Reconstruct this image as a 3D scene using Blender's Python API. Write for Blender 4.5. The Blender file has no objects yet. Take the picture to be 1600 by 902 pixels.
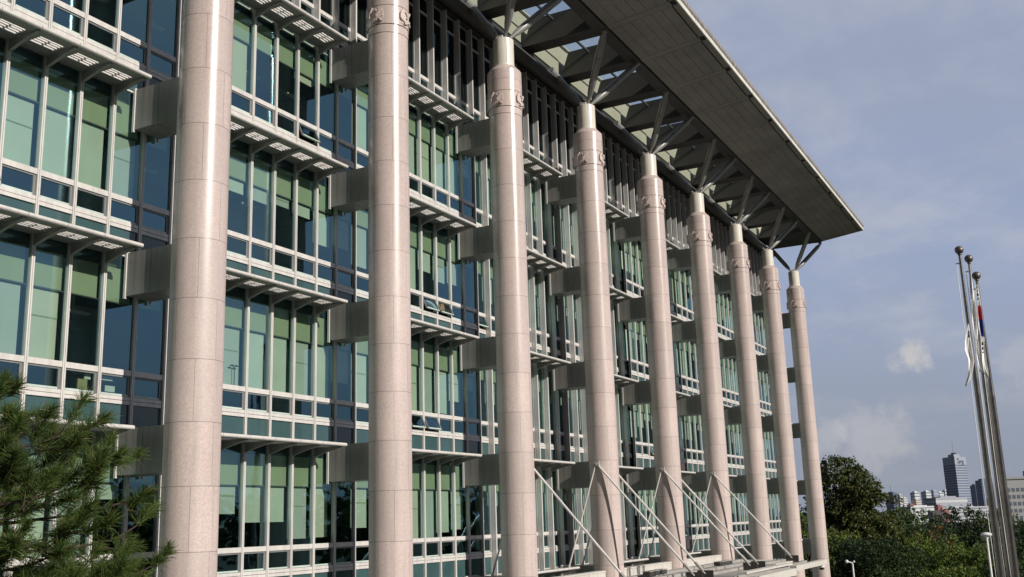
import bpy, math, random
from mathutils import Vector, Matrix
R = math.radians
random.seed(7)
scene = bpy.context.scene
col = scene.collection

# ------------------------------------------------------------------ camera
F_PX = 1624.82
YAW, PITCH, ROLL = 1.08231, .221357, -.0317733
fwd = Vector((math.sin(YAW)*math.cos(PITCH), math.cos(YAW)*math.cos(PITCH), math.sin(PITCH)))
r0 = Vector((math.cos(YAW), -math.sin(YAW), 0)); u0 = r0.cross(fwd)
rgt = r0*math.cos(ROLL)+u0*math.sin(ROLL); upv = -r0*math.sin(ROLL)+u0*math.cos(ROLL)
cam_d = bpy.data.cameras.new('camera'); cam = bpy.data.objects.new('camera', cam_d); col.objects.link(cam)
m3 = Matrix((rgt, upv, -fwd)).transposed(); cam.matrix_world = m3.to_4x4()
cam_d.sensor_width = 36; cam_d.lens = F_PX/1600*36; cam_d.clip_start = .1; cam_d.clip_end = 9000
scene.camera = cam
def at(px, py, d):
    """world point seen in direction (px,py) of the survey photo at horizontal distance d from the origin"""
    v = fwd + rgt*((px-800)/F_PX) - upv*((py-451)/F_PX)
    return v*(d/math.hypot(v.x, v.y))
def project(p):
    p = Vector(p); d = p.dot(fwd)
    if d < .5: return None
    return 800+F_PX*p.dot(rgt)/d, 451-F_PX*p.dot(upv)/d

# ------------------------------------------------------------------ materials
MATS = {}
def nodes(name):
    m = bpy.data.materials.new(name); m.use_nodes = True
    nt = m.node_tree; nt.nodes.clear()
    out = nt.nodes.new('ShaderNodeOutputMaterial'); MATS[name] = m
    return m, nt, out
def N(nt, t, **kw):
    n = nt.nodes.new(t)
    for k, v in kw.items():
        if k.startswith('i_'): n.inputs[k[2:].replace('_', ' ')].default_value = v
        else: setattr(n, k, v)
    return n
def math_n(nt, op, a, b=None, c=None):
    n = nt.nodes.new('ShaderNodeMath'); n.operation = op
    for i, x in enumerate((a, b, c)):
        if x is None: continue
        if isinstance(x, (int, float)): n.inputs[i].default_value = x
        else: nt.links.new(x, n.inputs[i])
    return n.outputs[0]
def mixc(nt, f, a, b, mode='MIX'):
    n = nt.nodes.new('ShaderNodeMixRGB'); n.blend_type = mode
    for i, x in enumerate((f, a, b)):
        if isinstance(x, (int, float)): n.inputs[i].default_value = x if i == 0 else (x, x, x, 1)
        elif isinstance(x, tuple): n.inputs[i].default_value = (*x[:3], 1)
        else: nt.links.new(x, n.inputs[i])
    return n.outputs[0]
def noise(nt, vec, scale, detail=4, rough=.55):
    n = N(nt, 'ShaderNodeTexNoise'); n.inputs['Scale'].default_value = scale
    n.inputs['Detail'].default_value = detail; n.inputs['Roughness'].default_value = rough
    if vec is not None: nt.links.new(vec, n.inputs['Vector'])
    return n.outputs['Fac']
def ramp(nt, f, a, b, lo=.35, hi=.65):
    t = N(nt, 'ShaderNodeMapRange'); t.inputs['From Min'].default_value = lo; t.inputs['From Max'].default_value = hi
    nt.links.new(f, t.inputs['Value'])
    return mixc(nt, t.outputs[0], a, b)
def surf(name, c, rough=.5, metal=0., c2=None, scale=1.5, spec=.5, bump=0., fine=0., streak=0.):
    """plain surface with soft weathering"""
    m, nt, out = nodes(name)
    tc = N(nt, 'ShaderNodeTexCoord').outputs['Object']
    c2 = c2 or tuple(x*.8 for x in c)
    cc = ramp(nt, noise(nt, tc, scale, 5), c2, c)
    if streak:
        mp = N(nt, 'ShaderNodeMapping'); mp.inputs['Scale'].default_value = (6, 6, .35)
        nt.links.new(tc, mp.inputs['Vector'])
        cc = mixc(nt, streak, cc, ramp(nt, noise(nt, mp.outputs[0], 1.3, 5), tuple(x*.45 for x in c), c, .4, .6))
    if fine:
        cc = mixc(nt, fine, cc, ramp(nt, noise(nt, tc, 45, 3), tuple(x*.6 for x in c), tuple(min(1, x*1.2) for x in c), .42, .58))
    b = N(nt, 'ShaderNodeBsdfPrincipled'); nt.links.new(cc, b.inputs['Base Color'])
    b.inputs['Metallic'].default_value = metal; b.inputs['Specular IOR Level'].default_value = spec
    rr = N(nt, 'ShaderNodeMapRange'); rr.inputs['To Min'].default_value = rough*.85; rr.inputs['To Max'].default_value = min(1, rough*1.2)
    nt.links.new(noise(nt, tc, scale*3, 3), rr.inputs['Value']); nt.links.new(rr.outputs[0], b.inputs['Roughness'])
    if bump:
        bm = N(nt, 'ShaderNodeBump'); bm.inputs['Strength'].default_value = bump; bm.inputs['Distance'].default_value = .02
        nt.links.new(noise(nt, tc, scale*6, 4), bm.inputs['Height']); nt.links.new(bm.outputs[0], b.inputs['Normal'])
    nt.links.new(b.outputs[0], out.inputs[0])
    return m
def granite():
    m, nt, out = nodes('granite')
    tc = N(nt, 'ShaderNodeTexCoord').outputs['Object']
    geo = N(nt, 'ShaderNodeObjectInfo')
    sp = N(nt, 'ShaderNodeSeparateXYZ'); nt.links.new(tc, sp.inputs[0])
    x, y, z = sp.outputs
    vo = N(nt, 'ShaderNodeTexVoronoi'); vo.inputs['Scale'].default_value = 34; nt.links.new(tc, vo.inputs['Vector'])
    bw = N(nt, 'ShaderNodeSeparateColor'); nt.links.new(vo.outputs['Color'], bw.inputs[0])
    base = ramp(nt, noise(nt, tc, .8, 5), (.51, .405, .375), (.585, .468, .432), .3, .7)
    speck = ramp(nt, bw.outputs[0], (.26, .22, .21), (.72, .62, .57), .05, .95)
    c = mixc(nt, .24, base, speck)
    # drum tone changes from block to block
    t = math_n(nt, 'DIVIDE', math_n(nt, 'SUBTRACT', z, 14.99), 1.4)
    k = math_n(nt, 'FLOOR', t); fr = math_n(nt, 'FRACT', t)
    ang = math_n(nt, 'DIVIDE', math_n(nt, 'ARCTAN2', y, x), math.pi/2)
    ang = math_n(nt, 'ADD', math_n(nt, 'ADD', ang, 8), math_n(nt, 'MULTIPLY', math_n(nt, 'MODULO', math_n(nt, 'ADD', k, 40), 2), .5))
    sf = math_n(nt, 'FRACT', ang); si = math_n(nt, 'FLOOR', ang)
    cb = N(nt, 'ShaderNodeCombineXYZ'); nt.links.new(si, cb.inputs[0]); nt.links.new(k, cb.inputs[1])
    nt.links.new(math_n(nt, 'MULTIPLY', geo.outputs['Random'], 50), cb.inputs[2])
    wn = N(nt, 'ShaderNodeTexWhiteNoise'); nt.links.new(cb.outputs[0], wn.inputs['Vector'])
    c = mixc(nt, math_n(nt, 'MULTIPLY', wn.outputs['Value'], .42), c, (.39, .33, .31))
    mp = N(nt, 'ShaderNodeMapping'); mp.inputs['Scale'].default_value = (5, 5, .22); nt.links.new(tc, mp.inputs['Vector'])
    st = N(nt, 'ShaderNodeMapRange'); st.inputs['From Min'].default_value = .5; st.inputs['From Max'].default_value = .75
    nt.links.new(noise(nt, mp.outputs[0], 1.2, 5), st.inputs['Value'])
    c = mixc(nt, math_n(nt, 'MULTIPLY', st.outputs[0], .42), c, (.30, .26, .24))
    def line(f, w):
        d = math_n(nt, 'ABSOLUTE', math_n(nt, 'SUBTRACT', math_n(nt, 'FRACT', math_n(nt, 'ADD', f, .5)), .5))
        return math_n(nt, 'LESS_THAN', d, w)
    ln = math_n(nt, 'MAXIMUM', line(fr, .0052), line(sf, .0052))
    c = mixc(nt, math_n(nt, 'MULTIPLY', ln, .72), c, (.10, .085, .08))
    b = N(nt, 'ShaderNodeBsdfPrincipled'); nt.links.new(c, b.inputs['Base Color'])
    b.inputs['Specular IOR Level'].default_value = .55
    # honed below, polished towards the capital
    pr = N(nt, 'ShaderNodeMapRange'); pr.inputs['From Min'].default_value = 2; pr.inputs['From Max'].default_value = 10
    pr.inputs['To Min'].default_value = .55; pr.inputs['To Max'].default_value = .2; nt.links.new(z, pr.inputs['Value'])
    rr = math_n(nt, 'ADD', pr.outputs[0], math_n(nt, 'MULTIPLY', noise(nt, tc, 2, 3), .12))
    nt.links.new(rr, b.inputs['Roughness'])
    bm = N(nt, 'ShaderNodeBump'); bm.inputs['Strength'].default_value = .08; bm.inputs['Distance'].default_value = .01
    nt.links.new(bw.outputs[1], bm.inputs['Height']); nt.links.new(bm.outputs[0], b.inputs['Normal'])
    nt.links.new(b.outputs[0], out.inputs[0])
def glass(name, tint, refl, base):
    m, nt, out = nodes(name)
    tr = N(nt, 'ShaderNodeBsdfTransparent'); tr.inputs[0].default_value = (*tint, 1)
    gl = N(nt, 'ShaderNodeBsdfGlossy'); gl.inputs['Color'].default_value = (*refl, 1); gl.inputs['Roughness'].default_value = .015
    tc = N(nt, 'ShaderNodeTexCoord').outputs['Object']
    bm = N(nt, 'ShaderNodeBump'); bm.inputs['Strength'].default_value = .05; bm.inputs['Distance'].default_value = .05
    nt.links.new(noise(nt, tc, .9, 2), bm.inputs['Height']); nt.links.new(bm.outputs[0], gl.inputs['Normal'])
    lw = N(nt, 'ShaderNodeLayerWeight'); lw.inputs['Blend'].default_value = .5
    f = math_n(nt, 'POWER', lw.outputs['Facing'], 5.)
    f = math_n(nt, 'MINIMUM', math_n(nt, 'MULTIPLY_ADD', f, .85, base), 1)
    mx = N(nt, 'ShaderNodeMixShader'); nt.links.new(f, mx.inputs[0]); nt.links.new(tr.outputs[0], mx.inputs[1]); nt.links.new(gl.outputs[0], mx.inputs[2])
    nt.links.new(mx.outputs[0], out.inputs[0])
def leafmat(name, dark, light, odd, oddamt=.1, trans=.25):
    m, nt, out = nodes(name)
    ge = N(nt, 'ShaderNodeNewGeometry'); tc = N(nt, 'ShaderNodeTexCoord').outputs['Object']
    c = mixc(nt, ge.outputs['Random Per Island'], dark, light)
    c = mixc(nt, .5, c, ramp(nt, noise(nt, tc, .35, 3), dark, light))
    od = math_n(nt, 'LESS_THAN', math_n(nt, 'FRACT', math_n(nt, 'MULTIPLY', ge.outputs['Random Per Island'], 37.7)), oddamt)
    c = mixc(nt, od, c, odd)
    b = N(nt, 'ShaderNodeBsdfPrincipled'); nt.links.new(c, b.inputs['Base Color']); b.inputs['Roughness'].default_value = .55
    b.inputs['Specular IOR Level'].default_value = .25
    t = N(nt, 'ShaderNodeBsdfTranslucent'); nt.links.new(c, t.inputs[0])
    mx = N(nt, 'ShaderNodeMixShader'); mx.inputs[0].default_value = trans
    nt.links.new(b.outputs[0], mx.inputs[1]); nt.links.new(t.outputs[0], mx.inputs[2]); nt.links.new(mx.outputs[0], out.inputs[0])
granite()
surf('neck_paint', (.70, .66, .58), .32, 0, (.62, .58, .50), streak=.25)
surf('relief_stone', (.60, .50, .46), .5, fine=.3)
surf('steel_paint', (.36, .35, .34), .28, .35, spec=.6)
surf('white_metal', (.64, .61, .58), .36, .05, (.57, .545, .52), 2.5, streak=.2)
surf('mullion_groove', (.10, .10, .10), .6)
surf('sash_grey', (.22, .23, .23), .4, .2)
surf('sill_green', (.50, .60, .55), .5)
surf('beam_panel', (.25, .238, .22), .42, .05, (.205, .195, .18), .7, streak=.35)
surf('shade_metal', (.28, .27, .25), .42, .1, (.24, .23, .215), streak=.15)
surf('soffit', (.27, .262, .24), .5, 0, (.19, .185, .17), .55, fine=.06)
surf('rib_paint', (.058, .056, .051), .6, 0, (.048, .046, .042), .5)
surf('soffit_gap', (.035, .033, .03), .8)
surf('fascia', (.72, .70, .63), .38, .05, (.60, .58, .52), 1., streak=.35)
surf('gutter', (.34, .31, .27), .5, .1, (.22, .19, .155), 1.2, streak=.6)
surf('upper_wall', (.44, .40, .285), .6, 0, (.40, .365, .26), .8)
surf('spandrel', (.045, .095, .095), .06, 0, (.035, .075, .08), .8, spec=.6)
surf('blind', (.62, .63, .58), .8, 0, (.57, .58, .54), 1.2)
surf('blind_grey', (.52, .53, .52), .8, 0, (.47, .48, .47), 1.); surf('blind_warm', (.66, .62, .52), .8, 0, (.60, .565, .48), 1.)
surf('bulkhead', (.40, .42, .30), .7, 0, (.36, .38, .27), .8)
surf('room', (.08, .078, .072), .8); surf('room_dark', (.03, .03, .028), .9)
surf('concrete', (.42, .40, .37), .75, 0, (.33, .31, .29), .6, fine=.2, streak=.25)
surf('wall_stone', (.60, .57, .52), .6, 0, (.50, .475, .43), .6, fine=.12, streak=.25)
surf('deck_stone', (.36, .34, .315), .6, 0, (.27, .255, .235), .7, fine=.12, streak=.1)
surf('rod_steel', (.78, .75, .72), .3, .2)
surf('dark_metal', (.06, .055, .05), .5, .2)
surf('pole_steel', (.27, .26, .25), .24, .85, (.21, .20, .19), 3)
surf('ball_bronze', (.14, .12, .105), .4, .5)
surf('bark', (.10, .075, .055), .9, 0, (.06, .045, .035), 6, bump=.6)
surf('pine_bark', (.075, .05, .035), .9, 0, (.04, .028, .02), 8, bump=.5)
surf('lamp_white', (.75, .75, .73), .35)
surf('cloth_white', (.84, .84, .84), .8); surf('cloth_red', (.55, .03, .06), .8); surf('cloth_blue', (.02, .06, .30), .8); surf('cloth_black', (.02, .02, .025), .8)
surf('paper', (.7, .72, .70), .7); surf('orange_cloth', (.75, .28, .06), .8); surf('pot', (.30, .42, .40), .5); surf('card', (.42, .36, .22), .8)
surf('dome_dark', (.03, .03, .035), .1)
surf('ground', (.05, .06, .03), .95, 0, (.035, .045, .022), .05); surf('paving', (.09, .087, .08), .85, 0, (.07, .068, .064), .12, fine=.1)
glass('window_glass', (.66, .78, .69), (.46, .84, .98), .2)
glass('dark_glass', (.35, .42, .40), (.5, .7, .8), .05)
glass('sky_glass', (.70, .79, .82), (.6, .8, .9), .06)
leafmat('leaf_plane', (.034, .052, .015), (.095, .120, .032), (.20, .155, .05), .10)
leafmat('leaf_lime', (.065, .105, .018), (.13, .19, .03), (.17, .17, .04), .1)
leafmat('leaf_dark', (.014, .030, .011), (.042, .070, .022), (.07, .09, .03), .06)
leafmat('leaf_mid', (.034, .062, .02), (.095, .135, .042), (.10, .08, .025), .05)
leafmat('leaf_autumn', (.07, .06, .016), (.17, .12, .03), (.22, .10, .03), .2)
leafmat('needle', (.026, .052, .012), (.115, .170, .038), (.20, .16, .06), .05, .35)
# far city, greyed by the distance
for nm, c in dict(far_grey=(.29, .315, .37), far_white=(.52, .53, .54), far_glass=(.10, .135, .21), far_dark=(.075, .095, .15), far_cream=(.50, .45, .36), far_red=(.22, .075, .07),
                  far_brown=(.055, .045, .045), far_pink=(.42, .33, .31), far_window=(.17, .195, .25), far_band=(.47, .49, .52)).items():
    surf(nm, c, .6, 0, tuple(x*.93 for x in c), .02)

# ------------------------------------------------------------------ mesh builder
class MB:
    def __init__(s): s.v = []; s.f = []; s.m = []; s.sm = []
    def face(s, pts, m, smooth=False):
        n = len(s.v); s.v += [tuple(p) for p in pts]; s.f.append(tuple(range(n, n+len(pts)))); s.m.append(m); s.sm.append(smooth)
    def mesh(s, vs, fs, m, smooth=False):
        n = len(s.v); s.v += [tuple(p) for p in vs]
        for f in fs: s.f.append(tuple(n+i for i in f)); s.m.append(m); s.sm.append(smooth)
    def box(s, x0, x1, y0, y1, z0, z1, m, xf=None):
        vs = [(x, y, z) for z in (z0, z1) for y in (y0, y1) for x in (x0, x1)]
        if xf: vs = [xf(Vector(p)) for p in vs]
        s.mesh(vs, [(0, 2, 3, 1), (4, 5, 7, 6), (0, 1, 5, 4), (2, 6, 7, 3), (0, 4, 6, 2), (1, 3, 7, 5)], m)
        return s
    def prism(s, poly, a, b, m):
        """poly: list of 3-d points; a, b: offsets swept between"""
        n = len(poly); A = [Vector(p)+Vector(a) for p in poly]; B = [Vector(p)+Vector(b) for p in poly]
        s.mesh(A+B, [tuple(range(n))[::-1], tuple(range(n, 2*n))]+[(i, (i+1) % n, n+(i+1) % n, n+i) for i in range(n)], m)
        return s
    def tube(s, pts, rad, m, n=10, caps=True):
        pts = [Vector(p) for p in pts]
        rings = []
        for i, p in enumerate(pts):
            d = (pts[min(i+1, len(pts)-1)]-pts[max(i-1, 0)]).normalized()
            a = d.cross(Vector((0, 0, 1)) if abs(d.z) < .9 else Vector((1, 0, 0))).normalized(); b = d.cross(a)
            r = rad[i] if isinstance(rad, (list, tuple)) else rad
            rings.append([p+(a*math.cos(2*math.pi*k/n)+b*math.sin(2*math.pi*k/n))*r for k in range(n)])
        vs = [q for r_ in rings for q in r_]
        fs = [(i*n+k, i*n+(k+1) % n, (i+1)*n+(k+1) % n, (i+1)*n+k) for i in range(len(pts)-1) for k in range(n)]
        s.mesh(vs, fs, m, True)
        if caps:
            s.face(rings[0][::-1], m); s.face(rings[-1], m)
        return s
    def lathe(s, prof, m, n=48, cx=0, cy=0, sharp=True):
        """prof: list of (r,z) from the bottom up; every segment gets its own ring so edges stay crisp"""
        for (r0_, z0), (r1, z1) in zip(prof[:-1], prof[1:]):
            vs = [(cx+r0_*math.cos(2*math.pi*k/n), cy+r0_*math.sin(2*math.pi*k/n), z0) for k in range(n)]+[(cx+r1*math.cos(2*math.pi*k/n), cy+r1*math.sin(2*math.pi*k/n), z1) for k in range(n)]
            s.mesh(vs, [(k, (k+1) % n, n+(k+1) % n, n+k) for k in range(n)], m, True)
        return s
    def ball(s, c, r, m, nu=14, nv=9):
        c = Vector(c); vs = []; fs = []
        for j in range(nv+1):
            t = math.pi*j/nv
            for i in range(nu): p = 2*math.pi*i/nu; vs.append(c+Vector((math.sin(t)*math.cos(p), math.sin(t)*math.sin(p), math.cos(t)))*r)
        for j in range(nv):
            for i in range(nu): fs.append((j*nu+i, (j+1)*nu+i, (j+1)*nu+(i+1) % nu, j*nu+(i+1) % nu))
        s.mesh(vs, fs, m, True); return s
    def data(s, name):
        me = bpy.data.meshes.new(name); me.from_pydata(s.v, [], s.f)
        used = []; idx = []
        for m in s.m:
            if m not in used: used.append(m)
            idx.append(used.index(m))
        for m in used: me.materials.append(MATS[m])
        me.polygons.foreach_set('material_index', idx); me.polygons.foreach_set('use_smooth', s.sm)
        me.update(); return me
    def build(s, name, parent=None, loc=(0, 0, 0)):
        return link(name, s.data(name), parent, loc)
def link(name, data, parent=None, loc=(0, 0, 0)):
    o = bpy.data.objects.new(name, data); col.objects.link(o); o.parent = parent; o.location = loc; return o
def tag(o, label=None, cat=None, group=None, kind=None):
    for k, v in (('label', label), ('category', cat), ('group', group), ('kind', kind)):
        if v: o[k] = v
    return o
def thing(name, loc, label, cat, group=None, rz=0):
    o = link(name, None, None, loc); o.rotation_euler.z = rz; return tag(o, label, cat, group)
def copy_tree(o, parent):
    c = o.copy(); col.objects.link(c); c.parent = parent
    for ch in list(o.children): copy_tree(ch, c)
    return c

# ------------------------------------------------------------------ building grid
L = 7.7366; X2 = 25.09; MOD = L/8; YC = 17.488; RC = .6236
GROUND = -6.5
def XC(c): return X2+(c-2)*L
FLOORS = [-6.07, -1.87, 2.33, 6.53, 10.73, 14.93]
XA, XB = X2-16*MOD, XC(9)+.25
BASE = Vector((44, 19.6, GROUND))
bld = thing('office_building', BASE, 'long glass office building with pink granite columns and wide overhanging roof', 'building')
def part(mb, name, loc=(0, 0, 0)): return mb.build(name, bld, Vector(loc)-BASE)

# columns ------------------------------------------------------------
shaft = MB(); shaft.lathe([(RC, GROUND), (RC, 14.99)], 'granite', 64)
capm = MB(); RK = .658
capm.lathe([(RC, 14.99), (RC+.012, 14.992), (RC+.012, 15.255), (RC-.01, 15.258), (RC-.01, 15.275), (RK, 15.278), (RK, 15.895), (RK-.03, 15.898), (RK-.03, 15.915), (RK, 15.918), (RK, 16.80), (RK-.025, 16.84), (.45, 17.04), (.40, 17.045)], 'granite', 64)
neckm = MB(); neckm.lathe([(.43, 17.04), (.43, 17.09), (.40, 17.10), (.40, 18.18), (.37, 18.2), (0, 18.2)], 'neck_paint', 48)
for k in range(4):
    a = math.pi/4+k*math.pi/2
    neckm.box(-.402, -.398, -.006, .006, 17.1, 18.18, 'mullion_groove', lambda p, a=a: Vector((p.x*math.cos(a)-p.y*math.sin(a), p.x*math.sin(a)+p.y*math.cos(a), p.z)))
neckm.box(-.24, .24, -.24, .24, 18.2, 18.235, 'white_metal'); neckm.box(-.10, .10, -.10, .10, 18.235, 18.36, 'steel_paint')
neckm.box(-.34, -.26, -.14, .14, 18.2, 18.29, 'white_metal')
def emblem():
    mb = MB(); RB = RK-.004
    def P(s_, z, r): return Vector((r*math.cos(s_/RB), r*math.sin(s_/RB), z+15.585))
    plate = [(-.17, .25), (.10, .27), (.25, .12), (.25, -.12), (.05, -.25), (-.15, -.26), (-.25, -.05)]
    n = len(plate)
    lo = [P(*q, RB) for q in plate]; hi = [P(q[0]*.95, q[1]*.95, RB+.02) for q in plate]; c = P(0, 0, RB+.026)
    mb.mesh(lo+hi+[c], [(i, (i+1) % n, n+(i+1) % n, n+i) for i in range(n)]+[(n+i, n+(i+1) % n, 2*n) for i in range(n)], 'relief_stone')
    def stroke(pts, w, h):
        for (a, b) in zip(pts[:-1], pts[1:]):
            d = Vector((b[0]-a[0], b[1]-a[1])); ln = d.length; d /= ln; q = Vector((-d.y, d.x))*w
            cs = [Vector(a)+q-d*w*.4, Vector(a)-q-d*w*.4, Vector(b)-q+d*w*.4, Vector(b)+q+d*w*.4]
            mb.mesh([P(*p, RB) for p in cs]+[P(*((p-(Vector(a)+Vector(b))/2)*.82+(Vector(a)+Vector(b))/2), RB+h) for p in cs], [(4, 5, 6, 7), (0, 1, 5, 4), (1, 2, 6, 5), (2, 3, 7, 6), (3, 0, 4, 7)], 'relief_stone')
    stroke([(.22, .24), (.10, .08), (.02, -.03)], .030, .075); stroke([(-.02, .20), (.10, .02)], .024, .065)
    stroke([(-.12, .27), (-.23, .10), (-.23, -.08), (-.02, -.18)], .028, .07)
    stroke([(.20, -.24), (.12, -.10), (.03, -.19), (-.10, -.24)], .028, .075); stroke([(.24, -.05), (.12, -.09)], .02, .06)
    return mb
def strut(dx, dy, z1):
    a = Vector((.12*(1 if dx > 0 else -1 if dx < 0 else 0), .16 if dy > 0 else -.16, 18.27)); b = Vector((dx, dy, z1))
    mb = MB(); ts = [0, .03, .16, .30, .33, .86, .94, 1]; rs = [.05, .055, .13, .165, .158, .158, .12, .07]
    mb.tube([a.lerp(b, t) for t in ts], rs, 'steel_paint', 16)
    p = a.lerp(b, .985); mb.box(p.x-.11, p.x+.11, p.y-.11, p.y+.11, p.z-.02, p.z+.14, 'steel_paint')
    return mb
col0 = shaft.build('column', bld, Vector((XC(1), YC, 0))-BASE)
capm.build('capital', col0); neckm.build('neck', col0)
em = emblem().data('emblem')
for k in range(4): e = link('emblem', em, col0); e.rotation_euler.z = k*math.pi/2
for dx, dy, z1 in ((-L/4, -1.88, 20.60), (L/4, -1.88, 20.60), (0, 1.62, 20.35)): strut(dx, dy, z1).build('strut', col0)
for c in range(2, 10):
    o = copy_tree(col0, bld); o.location = Vector((XC(c), YC, 0))-BASE

# cross beams from each column back to the facade ---------------------
bm = MB(); bm.box(-.4, .4, YC+.25, 19.40, -1.0, .06, 'beam_panel'); beam_me = bm.data('beam')
tr = MB(); tr.box(-.43, -.37, 19.404, 19.47, -1.06, .09, 'white_metal'); tr.box(.37, .43, 19.404, 19.47, -1.06, .09, 'white_metal'); tr.box(-.37, .37, 19.404, 19.46, .06, .09, 'white_metal'); trim_me = tr.data('end_trim')
jo = MB(); jo.box(-.403, -.40, 18.62, 18.63, -.998, .058, 'mullion_groove'); jo.box(-.4, .4, 18.62, 18.63, -1.003, -1.0, 'mullion_groove'); joint_me = jo.data('panel_joint')
for c in range(1, 10):
    for S in FLOORS:
        if S < -2 and c < 7: continue
        b = link('beam', beam_me, bld, Vector((XC(c), 0, S))-BASE); link('end_trim', trim_me, b); link('panel_joint', joint_me, b)

# sunshades ------------------------------------------------------------
YF = 19.45
def shade_parts(n):
    W = n*MOD
    nos = MB(); prof = []
    for k in range(9):
        a = R(-80+k*20)+math.pi/2; prof.append((0, 18.45-.055*math.sin(a), .055*math.cos(a)))
    pr_ = [(0, 18.47, -.05)]+[(0, 18.45-.052*math.cos(t), .05*math.sin(t)) for t in [R(-80+20*k) for k in range(9)]]+[(0, 18.47, .05)]
    for k in range(n):
        nos.prism([Vector(p) for p in pr_], (k*MOD-(.1 if k == 0 else 0)+.006, 0, 0), ((k+1)*MOD-.006+(.14 if k == n-1 else 0), 0, 0), 'white_metal')
    nos.box(-.09, W+.13, 18.46, 18.49, -.045, .045, 'mullion_groove')
    lou = MB()
    lou.box(-.1, W+.14, 18.472, 18.74, -.045, -.01, 'shade_metal'); lou.box(-.1, W+.14, 19.16, 19.515, -.047, -.008, 'shade_metal')
    for k in range(n):
        for i in range(4):
            y = 18.80+i*.105; lou.box(k*MOD+.222, (k+1)*MOD-.132, y, y+.02, -.045, .008, 'white_metal')
        lou.box(k*MOD+.51, k*MOD+.56, 18.74, 19.16, .013, .03, 'shade_metal')
        for s_ in (0, 1): lou.box(k*MOD+(.04 if not s_ else MOD-.13), k*MOD+(.22 if not s_ else MOD-.04), 18.742, 19.158, -.044, -.011, 'shade_metal')
    return nos, lou
br = MB(); br.prism([(0, 18.52, -.046), (0, 18.52, -.075), (0, 19.1, -.20), (0, 19.445, -.30), (0, 19.445, -.046)], (-.04, 0, 0), (.04, 0, 0), 'shade_metal')
brack_me = br.data('bracket')
sh6 = [m.data(nm) for m, nm in zip(shade_parts(6), ('nosing', 'louvre'))]
for S in FLOORS[1:]:
    for c in range(0, 9):
        x0 = XC(c)+MOD
        o = link('sunshade', sh6[1], bld, Vector((x0, 0, S))-BASE)
        link('nosing', sh6[0], o)
        for k in range(7): link('bracket', brack_me, o, (k*MOD, 0, 0))

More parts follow.
